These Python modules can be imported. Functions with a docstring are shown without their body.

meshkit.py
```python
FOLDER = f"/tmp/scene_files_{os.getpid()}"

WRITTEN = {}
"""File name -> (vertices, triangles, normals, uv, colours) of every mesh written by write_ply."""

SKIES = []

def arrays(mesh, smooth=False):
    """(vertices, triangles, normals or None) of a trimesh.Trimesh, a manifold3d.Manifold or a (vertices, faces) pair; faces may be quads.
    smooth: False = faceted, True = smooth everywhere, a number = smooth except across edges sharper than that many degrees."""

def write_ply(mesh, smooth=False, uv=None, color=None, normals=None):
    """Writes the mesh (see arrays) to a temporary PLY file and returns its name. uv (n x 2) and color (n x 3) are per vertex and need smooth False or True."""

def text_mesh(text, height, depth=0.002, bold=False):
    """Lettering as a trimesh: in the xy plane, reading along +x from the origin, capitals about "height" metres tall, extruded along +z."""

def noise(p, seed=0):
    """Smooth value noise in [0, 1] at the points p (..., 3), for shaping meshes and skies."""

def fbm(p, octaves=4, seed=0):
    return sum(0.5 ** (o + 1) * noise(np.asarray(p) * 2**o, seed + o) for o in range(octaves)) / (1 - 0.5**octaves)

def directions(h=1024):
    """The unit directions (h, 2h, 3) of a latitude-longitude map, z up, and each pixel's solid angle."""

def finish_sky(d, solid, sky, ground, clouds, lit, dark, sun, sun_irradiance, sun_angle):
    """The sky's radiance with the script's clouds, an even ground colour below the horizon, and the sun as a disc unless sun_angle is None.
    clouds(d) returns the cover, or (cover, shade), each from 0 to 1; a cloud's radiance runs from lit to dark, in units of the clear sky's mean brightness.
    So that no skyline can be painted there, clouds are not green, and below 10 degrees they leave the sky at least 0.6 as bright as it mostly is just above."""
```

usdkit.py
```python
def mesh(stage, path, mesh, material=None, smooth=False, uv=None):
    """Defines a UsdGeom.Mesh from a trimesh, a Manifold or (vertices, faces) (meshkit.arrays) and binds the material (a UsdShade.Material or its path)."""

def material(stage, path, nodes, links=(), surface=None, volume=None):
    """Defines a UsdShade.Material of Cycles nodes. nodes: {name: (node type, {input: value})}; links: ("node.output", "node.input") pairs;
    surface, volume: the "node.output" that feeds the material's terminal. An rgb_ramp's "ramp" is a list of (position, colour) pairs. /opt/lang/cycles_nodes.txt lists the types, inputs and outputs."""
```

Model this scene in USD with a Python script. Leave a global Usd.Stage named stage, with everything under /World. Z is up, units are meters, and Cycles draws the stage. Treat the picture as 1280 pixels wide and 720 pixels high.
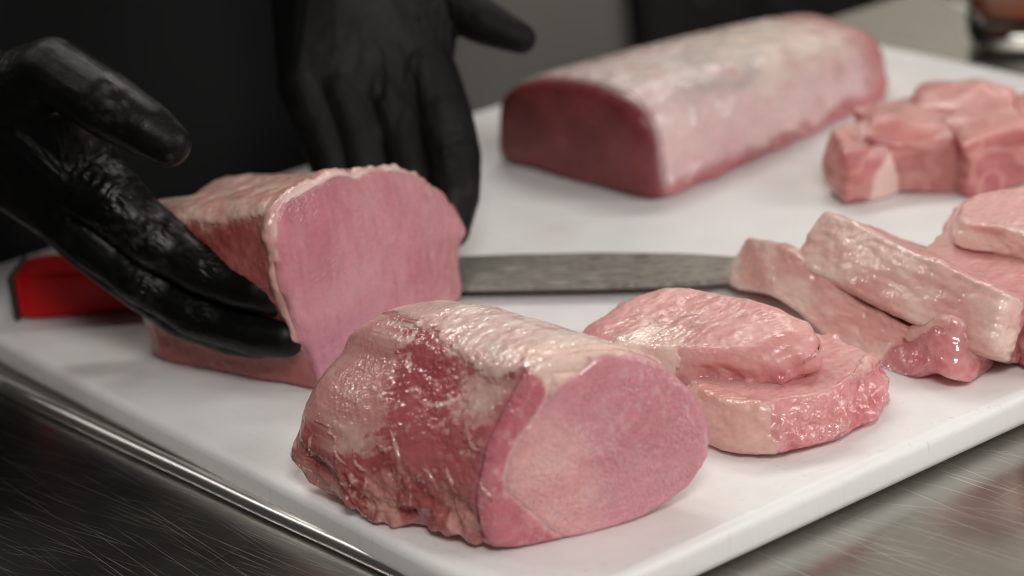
import math
import numpy as np
import trimesh
import manifold3d as m3
import usdkit
from meshkit import fbm, noise
from pxr import Usd, UsdGeom, UsdLux, UsdShade, Gf, Sdf, Vt

stage = Usd.Stage.CreateInMemory()
UsdGeom.SetStageUpAxis(stage, "Z")
UsdGeom.SetStageMetersPerUnit(stage, 1.0)
UsdGeom.Xform.Define(stage, "/World")

# ------------------------------------------------------------------ camera
FPX, PITCH, ROLL, HGT = 3262.33, 0.355478608, -0.111572114, 0.42      # focal length in pixels of a 1280 picture
TH = 0.614259135
cp, sp, cr, sr = math.cos(PITCH), math.sin(PITCH), math.cos(ROLL), math.sin(ROLL)
FW = np.array([0, cp, -sp])
_up = np.array([0, sp, cp])
_rt = np.array([1.0, 0, 0])
RT = cr * _rt + sr * _up
UP = -sr * _rt + cr * _up
EYE = np.array([0, 0, HGT])
cam = UsdGeom.Camera.Define(stage, "/World/camera")
cam.CreateHorizontalApertureAttr(36.0)
cam.CreateVerticalApertureAttr(20.25)
cam.CreateFocalLengthAttr(36.0 * FPX / 1280)
cam.CreateFStopAttr(6.3)
cam.CreateFocusDistanceAttr(1.02)
cam.CreateClippingRangeAttr((0.05, 100.0))
cam.CreateExposureAttr(0.0)
cam.AddTransformOp().Set(Gf.Matrix4d(*[*RT, 0], *[*UP, 0], *[*(-FW), 0], *[*EYE, 1]))


# ------------------------------------------------------------------ lamps
def area(name, at, to, w, h, intensity, color, spread=None):
    l = UsdLux.RectLight.Define(stage, "/World/" + name)
    l.CreateWidthAttr(w)
    l.CreateHeightAttr(h)
    l.CreateIntensityAttr(intensity)
    l.CreateColorAttr(Gf.Vec3f(*color))
    l.CreateNormalizeAttr(False)
    at, to = np.array(at, float), np.array(to, float)
    z = at - to
    z /= np.linalg.norm(z)
    x = np.cross([0, 0, 1.0], z)
    x /= np.linalg.norm(x)
    y = np.cross(z, x)
    l.AddTransformOp().Set(Gf.Matrix4d(*[*x, 0], *[*y, 0], *[*z, 0], *[*at, 1]))
    return l


area("key_softbox", (1.2, 0.65, 0.58), (0.10, 1.0, 0.0), 0.75, 0.6, 5.8, (1.0, 0.97, 0.94))
area("front_softbox", (0.18, -0.44, 1.34), (0.1, 1.05, 0.0), 0.5, 0.4, 33, (1.0, 0.965, 0.93))
area("ceiling_lamp", (-0.6, 1.9, 1.5), (0.0, 1.0, 0.0), 0.24, 0.24, 28.0, (1.0, 0.96, 0.90))
area("side_lamp", (-1.15, 1.5, 1.05), (0.0, 0.95, 0.05), 0.13, 0.13, 52.0, (1.0, 0.96, 0.92))
area("back_lamp", (0.20, 2.15, 1.55), (0.1, 1.05, 0.0), 0.9, 0.3, 13.0, (1.0, 0.96, 0.90))
area("aisle_lamp", (1.4, 3.9, 2.3), (1.3, 5.0, 0.8), 0.8, 0.8, 24.0, (1.0, 0.95, 0.88))
dome = UsdLux.DomeLight.Define(stage, "/World/room_air")
dome.CreateIntensityAttr(1.0)
usdkit.material(stage, "/World/Looks/room_air", {"b": ("background_shader", {"color": (1.0, 0.96, 0.9), "strength": 0.012})}, surface="b.background")
UsdShade.MaterialBindingAPI.Apply(dome.GetPrim()).Bind(UsdShade.Material.Get(stage, "/World/Looks/room_air"))

# ------------------------------------------------------------------ helpers: placing
Ud = np.array([math.cos(TH), math.sin(TH), 0])            # board direction, away to the right
Vd = np.array([math.sin(TH), -math.cos(TH), 0])           # board direction, near to the right
ZD = np.array([0, 0, 1.0])


def ray(x, y):
    return FW + ((x - 640) / FPX) * RT - ((y - 360) / FPX) * UP


def unp(x, y, z=0.0):
    d = ray(x, y)
    return EYE + (z - HGT) / d[2] * d


def at(x, y, depth):
    return EYE + depth * ray(x, y)


def onplane(x, y, p0, n):
    d = ray(x, y)
    return EYE + ((p0 - EYE) @ n) / (d @ n) * d


def proj(P):
    d = np.asarray(P, float) - EYE
    z = d @ FW
    return np.stack([640 + FPX * (d @ RT) / z, 360 - FPX * (d @ UP) / z], -1)


O = unp(667, 765)


def uvz(u, v, z=0.0):
    """board coordinates in centimetres"""
    return O + u / 100 * Ud + v / 100 * Vd + np.array([0, 0, z / 100])


def col(r, g, b):
    c = np.array([r, g, b], float) / 255
    return np.where(c <= 0.04045, c / 12.92, ((c + 0.055) / 1.055) ** 2.4)


def sstep(a, b, x):
    t = np.clip((x - a) / (b - a), 0, 1)
    return t * t * (3 - 2 * t)


def lerp(a, b, t):
    t = np.asarray(t)
    return a + (b - a) * (t[..., None] if np.ndim(a) == 1 or np.ndim(b) == 2 else t)


def ridge(P, s, o=3, seed=0):
    return 1 - np.abs(2 * fbm(P * s, o, seed) - 1)


def sdpoly(q, poly):
    """signed distance in picture pixels, positive inside the polygon"""
    poly = np.asarray(poly, float)
    a, b = poly, np.roll(poly, -1, 0)
    best, ins = np.full(len(q), 1e9), np.zeros(len(q), bool)
    for p, r in zip(a, b):
        e = r - p
        w = q - p
        t = np.clip((w @ e) / (e @ e), 0, 1)
        best = np.minimum(best, np.linalg.norm(w - t[:, None] * e, axis=1))
        c = (p[1] <= q[:, 1]) != (r[1] <= q[:, 1])
        xx = p[0] + (q[:, 1] - p[1]) / (e[1] if abs(e[1]) > 1e-9 else 1e-9) * e[0]
        ins ^= c & (q[:, 0] < xx)
    return np.where(ins, best, -best)


def curve(pts, n, closed=True):
    """points evenly spaced along a smooth curve through pts"""
    from scipy.interpolate import CubicSpline
    pts = np.asarray(pts, float)
    if closed:
        pts = np.vstack([pts, pts[:1]])
    d = np.sqrt(np.linalg.norm(np.diff(pts, axis=0), axis=1))
    t = np.r_[0, np.cumsum(d)]
    cs = CubicSpline(t, pts, bc_type="periodic" if closed else "natural")
    tt = np.linspace(0, t[-1], 4000)
    fine = cs(tt)
    L = np.r_[0, np.cumsum(np.linalg.norm(np.diff(fine, axis=0), axis=1))]
    s = np.linspace(0, L[-1], n, endpoint=not closed)
    return np.stack([np.interp(s, L, fine[:, k]) for k in range(fine.shape[1])], 1)


# ------------------------------------------------------------------ helpers: prims
taken = {}


def path_for(name, parent=None):
    base = (str(parent.GetPath()) if parent else "/World") + "/" + name
    k = taken.get(base, -1) + 1
    taken[base] = k
    return base if k == 0 else f"{base}_{k:03d}"


def thing(name, label, cat, group=None, loc=(0, 0, 0)):
    x = UsdGeom.Xform.Define(stage, path_for(name))
    x.AddTranslateOp().Set(Gf.Vec3d(*map(float, loc)))
    p = x.GetPrim()
    tag(p, label, cat, group)
    p._loc = np.array(loc, float)
    LOC[str(p.GetPath())] = np.array(loc, float)
    return p


LOC = {}


def tag(p, label=None, cat=None, group=None, kind=None):
    for k, v in (("label", label), ("category", cat), ("group", group), ("kind", kind)):
        if v:
            p.SetCustomDataByKey(k, v)
    return p


def origin(parent):
    q = parent
    while q and str(q.GetPath()) not in LOC:
        q = q.GetParent()
        if str(q.GetPath()) == "/World":
            return np.zeros(3)
    return LOC[str(q.GetPath())] if q else np.zeros(3)


def put(name, V, F, mat, parent=None, smooth=True, N=None, cd=None, floats=None):
    V = np.asarray(V, float) - (origin(parent) if parent else 0)
    pth = path_for(name, parent)
    m = usdkit.mesh(stage, pth, (V, F), mat, smooth=smooth if N is None else False)
    if N is not None:
        m.CreateNormalsAttr(Vt.Vec3fArray.FromNumpy(N.astype(np.float32)))
        m.SetNormalsInterpolation("vertex")
    api = UsdGeom.PrimvarsAPI(m)
    if cd is not None:
        api.CreatePrimvar("Cd", Sdf.ValueTypeNames.Color3fArray, "vertex").Set(Vt.Vec3fArray.FromNumpy(np.clip(cd, 0, 1).astype(np.float32)))
    for k, a in (floats or {}).items():
        api.CreatePrimvar(k, Sdf.ValueTypeNames.FloatArray, "vertex").Set(Vt.FloatArray.FromNumpy(np.asarray(a).astype(np.float32)))
    return m.GetPrim()


def putm(name, mesh, mat, parent=None, smooth=40):
    mesh = mesh.copy() if isinstance(mesh, trimesh.Trimesh) else mesh
    if not isinstance(mesh, trimesh.Trimesh):
        q = mesh.to_mesh()
        mesh = trimesh.Trimesh(q.vert_properties[:, :3], q.tri_verts, process=False)
    if parent is not None:
        mesh.apply_translation(-origin(parent))
    return usdkit.mesh(stage, path_for(name, parent), mesh, mat, smooth=smooth).GetPrim()


def normals(V, F):
    n = np.zeros_like(V)
    fn = np.cross(V[F[:, 1]] - V[F[:, 0]], V[F[:, 2]] - V[F[:, 0]])
    for k in range(3):
        np.add.at(n, F[:, k], fn)
    return n / np.maximum(np.linalg.norm(n, axis=1, keepdims=True), 1e-20)


def rbox(c, size, r, ex=(1, 0, 0), ey=(0, 1, 0), seg=24):
    """rounded box; c is the centre, ex and ey its horizontal axes"""
    sx, sy, sz = (s / 2 - r for s in size)
    s = m3.Manifold.sphere(r, seg)
    parts = [s.translate((a * sx, b * sy, d * sz)) for a in (-1, 1) for b in (-1, 1) for d in (-1, 1)]
    q = m3.Manifold.batch_hull(parts).to_mesh()
    v = q.vert_properties[:, :3]
    ex, ey = np.array(ex, float), np.array(ey, float)
    ez = np.cross(ex, ey)
    return trimesh.Trimesh(v @ np.stack([ex, ey, ez]) + np.array(c), q.tri_verts, process=False)


# ------------------------------------------------------------------ materials
M = {}


def meat_mat(name, sss, scale, rough, bump_scale, bump_d, coat=0.0, spec=0.5):
    M[name] = usdkit.material(stage, "/World/Looks/" + name, {
        "cd": ("attribute", {"attribute": "Cd"}),
        "wet": ("attribute", {"attribute": "wet"}),
        "geo": ("texture_coordinate", {}),
        "n1": ("noise_texture", {"scale": bump_scale, "detail": 1.2, "roughness": 0.5}),
        "n2": ("noise_texture", {"scale": bump_scale * 0.23, "detail": 2.0}),
        "rr": ("map_range", {"from_min": 0.35, "from_max": 0.68, "to_min": rough + 0.16, "to_max": rough - 0.08, "clamp": True}),
        "rw": ("math", {"math_type": "multiply_add", "value2": -0.26}),
        "rc": ("math", {"math_type": "maximum", "value2": 0.08}),
        "n3": ("noise_texture", {"scale": 60.0, "detail": 2.0}),
        "pm": ("map_range", {"from_min": 0.38, "from_max": 0.62, "to_min": 0.15, "to_max": 1.0, "clamp": True}),
        "wm": ("map_range", {"from_min": 0.15, "from_max": 0.9, "to_min": 0.10, "to_max": 1.0, "clamp": True}),
        "ws": ("math", {"math_type": "multiply"}),
        "cw": ("math", {"math_type": "multiply", "value2": coat}),
        "bm": ("bump", {"strength": 1.0, "distance": bump_d}),
        "p": ("principled_bsdf", {"subsurface_weight": sss, "subsurface_scale": scale, "subsurface_radius": (1.0, 0.5, 0.42), "subsurface_method": "random_walk",
                                  "specular_ior_level": spec, "coat_roughness": 0.10}),
    }, [("cd.color", "p.base_color"), ("geo.object", "n1.vector"), ("geo.object", "n2.vector"), ("n1.fac", "bm.height"), ("bm.normal", "p.normal"), ("bm.normal", "p.coat_normal"), ("geo.object", "n3.vector"), ("n3.fac", "pm.value"), ("wet.fac", "wm.value"),
        ("pm.result", "ws.value1"), ("wm.result", "ws.value2"), ("ws.value", "bm.strength"), ("wm.result", "cw.value1"), ("cw.value", "p.coat_weight"),
        ("n2.fac", "rr.value"), ("wet.fac", "rw.value1"), ("rr.result", "rw.value3"), ("rw.value", "rc.value1"), ("rc.value", "p.roughness")], surface="p.BSDF")


meat_mat("raw_meat", 0.35, 0.0028, 0.36, 520, 0.0011, 0.5)
meat_mat("cut_meat", 0.22, 0.0035, 0.40, 700, 0.0016, 0.3)
meat_mat("pork_fat", 0.15, 0.0030, 0.38, 520, 0.0007, 0.4)

M["board"] = usdkit.material(stage, "/World/Looks/board_plastic", {
    "geo": ("geometry", {}),
    "map1": ("mapping", {"mapping_type": "texture", "rotation": (0, 0, -0.9), "scale": (1 / 12, 1 / 500, 1 / 30)}),
    "s1": ("noise_texture", {"scale": 1.0, "detail": 2.0}),
    "map2": ("mapping", {"mapping_type": "texture", "rotation": (0, 0, 0.4), "scale": (1 / 10, 1 / 420, 1 / 30)}),
    "s2": ("noise_texture", {"scale": 1.0, "detail": 2.0}),
    "mx": ("math", {"math_type": "add"}),
    "n": ("noise_texture", {"scale": 30, "detail": 4.0}),
    "cr": ("rgb_ramp", {"ramp": [(0.3, (0.80, 0.785, 0.765)), (0.7, (0.835, 0.825, 0.81))]}),
    "rr": ("map_range", {"from_min": 0.3, "from_max": 0.7, "to_min": 0.38, "to_max": 0.52}),
    "ns": ("noise_texture", {"scale": 9.0, "detail": 4.0, "roughness": 0.6}),
    "sm": ("map_range", {"from_min": 0.54, "from_max": 0.74, "to_min": 0.0, "to_max": 0.6, "clamp": True}),
    "mc": ("mix_color", {"b": (0.79, 0.67, 0.63)}),
    "cut": ("map_range", {"from_min": 1.22, "from_max": 1.34, "to_min": 0.0, "to_max": 0.5, "clamp": True}),
    "mk": ("mix_color", {"b": (0.62, 0.60, 0.57)}),
    "rsm": ("math", {"math_type": "multiply_add", "value2": -0.35}),
    "bm": ("bump", {"strength": 0.14, "distance": 0.0006}),
    "p": ("principled_bsdf", {"subsurface_weight": 0.25, "subsurface_scale": 0.003, "subsurface_radius": (1, 0.9, 0.8), "specular_ior_level": 0.4}),
}, [("geo.position", "map1.vector"), ("geo.position", "map2.vector"), ("map1.vector", "s1.vector"), ("map2.vector", "s2.vector"), ("s1.fac", "mx.value1"), ("s2.fac", "mx.value2"),
    ("mx.value", "bm.height"), ("geo.position", "n.vector"), ("n.fac", "cr.fac"), ("geo.position", "ns.vector"), ("ns.fac", "sm.value"), ("sm.result", "mc.fac"), ("cr.color", "mc.a"), ("mc.result", "mk.a"), ("mx.value", "cut.value"), ("cut.result", "mk.fac"), ("mk.result", "p.base_color"), ("n.fac", "rr.value"), ("sm.result", "rsm.value1"), ("rr.result", "rsm.value3"), ("rsm.value", "p.roughness"), ("bm.normal", "p.normal")], surface="p.BSDF")


def steel(name, base, rough, scr, brush_rot=0.6, w=0.035, sc=(0.70, 0.68, 0.64), sr=0.16):
    nodes = {"geo": ("geometry", {}),
             "bmap": ("mapping", {"mapping_type": "texture", "rotation": (0, 0, brush_rot), "scale": (1 / 4, 1 / 300, 1 / 4)}),
             "br": ("noise_texture", {"scale": 1.0, "detail": 3.0}),
             "cl": ("noise_texture", {"scale": 16.0, "detail": 3.0}),
             "bump": ("bump", {"strength": 0.02, "distance": 0.0002})}
    links = [("geo.position", "bmap.vector"), ("bmap.vector", "br.vector"), ("geo.position", "cl.vector"), ("br.fac", "bump.height")]
    prev = None
    for k, (rot, sx, sy, th) in enumerate(scr):
        nodes |= {f"m{k}": ("mapping", {"mapping_type": "texture", "rotation": (0, 0, rot), "scale": (1 / sx, 1 / sy, 1.0), "location": (k * 0.37, k * 0.13, 0)}),
                  f"w{k}": ("noise_texture", {"scale": 1.0, "detail": 1.0, "distortion": 0.03}),
                  f"a{k}": ("map_range", {"from_min": th, "from_max": th + w, "to_min": 0.0, "to_max": 1.0, "clamp": True})}
        links += [("geo.position", f"m{k}.vector"), (f"m{k}.vector", f"w{k}.vector"), (f"w{k}.fac", f"a{k}.value")]
        if prev:
            nodes[f"x{k}"] = ("math", {"math_type": "maximum"})
            links += [(prev, f"x{k}.value1"), (f"a{k}.result", f"x{k}.value2")]
            prev = f"x{k}.value"
        else:
            prev = f"a{k}.result"
    nodes |= {"rb": ("map_range", {"from_min": 0.3, "from_max": 0.7, "to_min": rough - 0.02, "to_max": rough + 0.03}),
              "rs": ("math", {"math_type": "multiply_add", "value2": sr}),
              "cc": ("mix_color", {"a": base, "b": sc}),
              "p": ("principled_bsdf", {"metallic": 1.0, "specular_ior_level": 0.5, "anisotropic": 0.4})}
    links += [("cl.fac", "rb.value"), (prev, "rs.value1"), ("rb.result", "rs.value3"), ("rs.value", "p.roughness"), (prev, "cc.fac"), ("cc.result", "p.base_color"), ("bump.normal", "p.normal")]
    M[name] = usdkit.material(stage, "/World/Looks/" + name, nodes, links, surface="p.BSDF")


steel("counter_steel", (0.31, 0.30, 0.275), 0.20, [(-0.85, 10, 2400, 0.665), (-1.0, 7, 1900, 0.675), (-0.70, 12, 2600, 0.675), (-0.92, 14, 1300, 0.71), (0.7, 18, 2200, 0.74), (-0.45, 12, 2000, 0.72)], brush_rot=-0.85, w=0.07, sr=0.11, sc=(0.55, 0.535, 0.505))
steel("tray_steel", (0.42, 0.41, 0.39), 0.42, [(0.5, 25, 900, 0.72)])
steel("blade_steel", (0.23, 0.22, 0.205), 0.36, [(-0.15, 80, 360, 0.42), (0.1, 200, 500, 0.45)], brush_rot=-0.2, w=0.3, sc=(0.46, 0.44, 0.41), sr=0.1)
steel("rim_steel", (0.78, 0.76, 0.72), 0.36, [(1.0, 60, 300, 0.72)])


def plain(name, color, rough, noise_scale=0, amount=0.0, bump=0.0, **kw):
    nodes = {"geo": ("texture_coordinate", {}), "n": ("noise_texture", {"scale": noise_scale or 10.0, "detail": 4.0}),
             "r": ("rgb_ramp", {"ramp": [(0.25, tuple(np.array(color) * (1 - amount))), (0.75, tuple(np.array(color) * (1 + amount)))]}),
             "rr": ("map_range", {"from_min": 0.3, "from_max": 0.7, "to_min": rough - 0.07, "to_max": rough + 0.07}),
             "b": ("bump", {"strength": 1.0 if bump else 0.0, "distance": bump or 0.001}),
             "p": ("principled_bsdf", kw)}
    M[name] = usdkit.material(stage, "/World/Looks/" + name, nodes, [("geo.object", "n.vector"), ("n.fac", "r.fac"), ("r.color", "p.base_color"), ("n.fac", "rr.value"), ("rr.result", "p.roughness"), ("n.fac", "b.height"), ("b.normal", "p.normal")], surface="p.BSDF")


plain("black_cloth", (0.0055, 0.0055, 0.0058), 0.85, 900, 0.3, 0.0006, specular_ior_level=0.2)
plain("red_handle", (0.52, 0.004, 0.007), 0.5, 60, 0.08, specular_ior_level=0.25)
plain("handle_cap", (0.025, 0.025, 0.02), 0.4, 60, 0.1)
plain("floor_tile", (0.16, 0.155, 0.145), 0.4, 5, 0.12)
plain("cabinet_grey", (0.27, 0.26, 0.235), 0.45, 3, 0.1)
plain("cabinet_dark", (0.018, 0.018, 0.017), 0.5, 3, 0.1)
plain("cabinet_mid", (0.05, 0.05, 0.048), 0.45, 3, 0.1)
plain("wall_paint", (0.62, 0.59, 0.54), 0.7, 2, 0.06)
plain("amber_liquid", (0.50, 0.10, 0.006), 0.15, 8, 0.1)
plain("black_plastic", (0.012, 0.012, 0.012), 0.3, 8, 0.1)
plain("bright_metal", (0.75, 0.72, 0.66), 0.2, 8, 0.02, metallic=1.0)
M["jar_glass"] = usdkit.material(stage, "/World/Looks/jar_glass", {"p": ("principled_bsdf", {"base_color": (0.9, 0.92, 0.9), "transmission_weight": 1.0, "roughness": 0.03, "ior": 1.5})}, surface="p.BSDF")
M["glove"] = usdkit.material(stage, "/World/Looks/glove_nitrile", {
    "geo": ("texture_coordinate", {}),
    "n1": ("noise_texture", {"scale": 1500.0, "detail": 2.0}),
    "n2": ("noise_texture", {"scale": 38.0, "detail": 3.0, "distortion": 0.6}),
    "n3": ("noise_texture", {"scale": 16.0, "detail": 4.0}),
    "w": ("attribute", {"attribute": "wet"}),
    "s": ("attribute", {"attribute": "smear"}),
    "mc": ("mix_color", {"b": (0.16, 0.15, 0.145)}),
    "mx": ("math", {"math_type": "multiply_add", "value2": 0.10}),
    "b": ("bump", {"strength": 0.8, "distance": 0.0012}),
    "rr": ("map_range", {"from_min": 0.40, "from_max": 0.65, "to_min": 0.46, "to_max": 0.34, "clamp": True}),
    "rw": ("math", {"math_type": "multiply_add", "value2": -0.12}),
    "cr": ("rgb_ramp", {"ramp": [(0.35, (0.002, 0.002, 0.002)), (0.7, (0.004, 0.0039, 0.0037))]}),
    "p": ("principled_bsdf", {"specular_ior_level": 0.2}),
}, [("geo.object", "n1.vector"), ("geo.object", "n2.vector"), ("geo.object", "n3.vector"), ("n1.fac", "mx.value1"), ("n2.fac", "mx.value3"), ("mx.value", "b.height"), ("b.normal", "p.normal"),
    ("n3.fac", "rr.value"), ("w.fac", "rw.value1"), ("rr.result", "rw.value3"), ("rw.value", "p.roughness"), ("n3.fac", "cr.fac"), ("cr.color", "mc.a"), ("s.fac", "mc.fac"), ("mc.result", "p.base_color")], surface="p.BSDF")

# ------------------------------------------------------------------ the setting
ZB, ZT = -0.015, -0.0162        # underside of the board, top of the counter below the tray


def slab(name, pts_uv, z0, z1, mat, smooth=False):
    """prism over a polygon given in board centimetres"""
    from shapely.geometry import Polygon
    P = np.array([uvz(a, b)[:2] for a, b in pts_uv])
    m = trimesh.creation.extrude_polygon(Polygon(P), z1 - z0, engine="earcut")
    m.apply_translation([0, 0, z0])
    return m


floor_mesh = trimesh.creation.box([14, 14, 0.1])
floor_mesh.apply_translation([0, 3, -0.97])
tag(putm("floor", floor_mesh, M["floor_tile"], smooth=False), "grey kitchen floor blurred far below the counter", "floor", kind="structure")
ctr = slab("counter", [(-60, -51.4), (140, -51.4), (140, 55), (-60, 55)], ZT - 0.04, ZT, None)
tag(putm("counter", ctr, M["counter_steel"], smooth=False), "scratched stainless steel counter under the board", "counter", kind="structure")
wall = trimesh.creation.box([14, 0.1, 3.2])
wall.apply_translation([0, 5.2, 0.68])
tag(putm("wall", wall, M["wall_paint"], smooth=False), "dim grey kitchen wall out of focus", "wall", kind="structure")

# cabinets across the aisle, far out of focus
def cabinet(label, x0, x1, y, mat, doormat, ztop):
    t = thing("kitchen_cabinet", label, "cabinet", loc=((x0 + x1) / 2, y, -0.92))
    b = rbox(((x0 + x1) / 2, y + 0.3, (ztop - 0.82) / 2), (x1 - x0, 0.6, ztop + 0.82), 0.008)
    putm("carcass", b, mat, t)
    n = 2
    w = (x1 - x0) / n
    for k in range(n):
        cx = x0 + w * (k + 0.5)
        d = putm("door", rbox((cx, y - 0.012, (ztop - 0.82) / 2 - 0.02), (w - 0.02, 0.022, ztop + 0.74), 0.006), doormat, t)
        putm("handle", rbox((cx + (w / 2 - 0.06) * (1 if k == 0 else -1), y - 0.045, ztop - 0.25), (0.015, 0.02, 0.16), 0.006), M["bright_metal"], d)
    putm("plinth", rbox(((x0 + x1) / 2, y + 0.3, -0.87), (x1 - x0 - 0.04, 0.5, 0.10), 0.006), M["cabinet_dark"], t)
    return t


# ------------------------------------------------------------------ tray and board
tray = thing("steel_tray", "flat stainless steel tray with rolled rim under the white board", "tray", loc=uvz(25, -25, -1.75))
e0, e1 = unp(887, 718, ZB), unp(1280, 560, ZB)
def to_uv(p):
    q = p - O
    return (q @ Ud * 100, q @ Vd * 100)
a0, a1 = to_uv(e0), to_uv(e1)
k = (a1[1] - a0[1]) / (a1[0] - a0[0])
l0, l1 = to_uv(unp(0, 483, ZB)), to_uv(unp(260, 605, ZB))
kl = (l1[0] - l0[0]) / (l1[1] - l0[1])
lu = lambda v: l0[0] + kl * (v - l0[1])
nv = lambda u: a0[1] + k * (u - a0[0])
corner_v = nv(-1.5)
sheet = slab("t", [(lu(-50.5), -50.5), (56.5, -50.5), (56.5, -1.0), (lu(-1.0), -1.0)], ZT + 0.0002, ZB - 0.0003, None)
putm("sheet", sheet, M["tray_steel"], tray, smooth=False)
def tube(p, q, r, n=24, m=60):
    p, q = np.array(p), np.array(q)
    ax = (q - p) / np.linalg.norm(q - p)
    s = np.cross(ax, ZD); s /= np.linalg.norm(s)
    w = np.cross(s, ax)
    ang = np.linspace(0, 2 * np.pi, n, endpoint=False)
    T = np.linspace(0, 1, m)
    wob = (noise(np.c_[T * 9, T * 0, T * 0], 3) - 0.5) * 0.0006
    V = (p + T[:, None, None] * (q - p) + (r * np.cos(ang))[None, :, None] * s + (r * np.sin(ang))[None, :, None] * w + wob[:, None, None] * s).reshape(-1, 3)
    i, j = np.meshgrid(np.arange(m - 1), np.arange(n), indexing="ij")
    A, B = i * n + j, i * n + (j + 1) % n
    F = np.concatenate([np.stack([A, A + n, B], -1).reshape(-1, 3), np.stack([B, A + n, B + n], -1).reshape(-1, 3)])
    caps = [[0, (x + 1) % n, x] for x in range(1, n - 1)]
    base = (m - 1) * n
    caps = [[0, x + 1, x] for x in range(1, n - 1)] + [[base, base + x, base + x + 1] for x in range(1, n - 1)]
    F = np.vstack([F, caps])
    me = trimesh.Trimesh(V, F, process=False)
    me.fix_normals()
    return me
putm("rolled_rim", tube(uvz(lu(-50.5), -50.5, -1.40), uvz(lu(corner_v), corner_v, -1.40), 0.0036), M["rim_steel"], tray)

bc = uvz(28.6, -25.2, -0.75)
board = putm("cutting_board", rbox((0, 0, 0), (0.575, 0.510, 0.015), 0.0045, Ud, np.cross(ZD, Ud), 40), M["board"], smooth=30)
UsdGeom.Xformable(board).AddTranslateOp().Set(Gf.Vec3d(*map(float, bc)))
tag(board, "large white plastic cutting board with rounded edges lying on the steel counter", "cutting board")


# ------------------------------------------------------------------ meat builders
def radial(P2, n):
    """radius of a closed outline as a function of angle, about its centre"""
    c = (P2.min(0) + P2.max(0)) / 2
    fine = curve(P2, 3000) - c
    a = np.arctan2(fine[:, 1], fine[:, 0])
    r = np.linalg.norm(fine, axis=1)
    o = np.argsort(a)
    th = np.linspace(-np.pi, np.pi, n, endpoint=False)
    return c, np.interp(th, a[o], r[o], period=2 * np.pi)


def grid_faces(R, n):
    i, j = np.meshgrid(np.arange(R - 1), np.arange(n), indexing="ij")
    A, B = i * n + j, i * n + (j + 1) % n
    return np.concatenate([np.stack([A, B, A + n], -1).reshape(-1, 3), np.stack([B, B + n, A + n], -1).reshape(-1, 3)])


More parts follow.
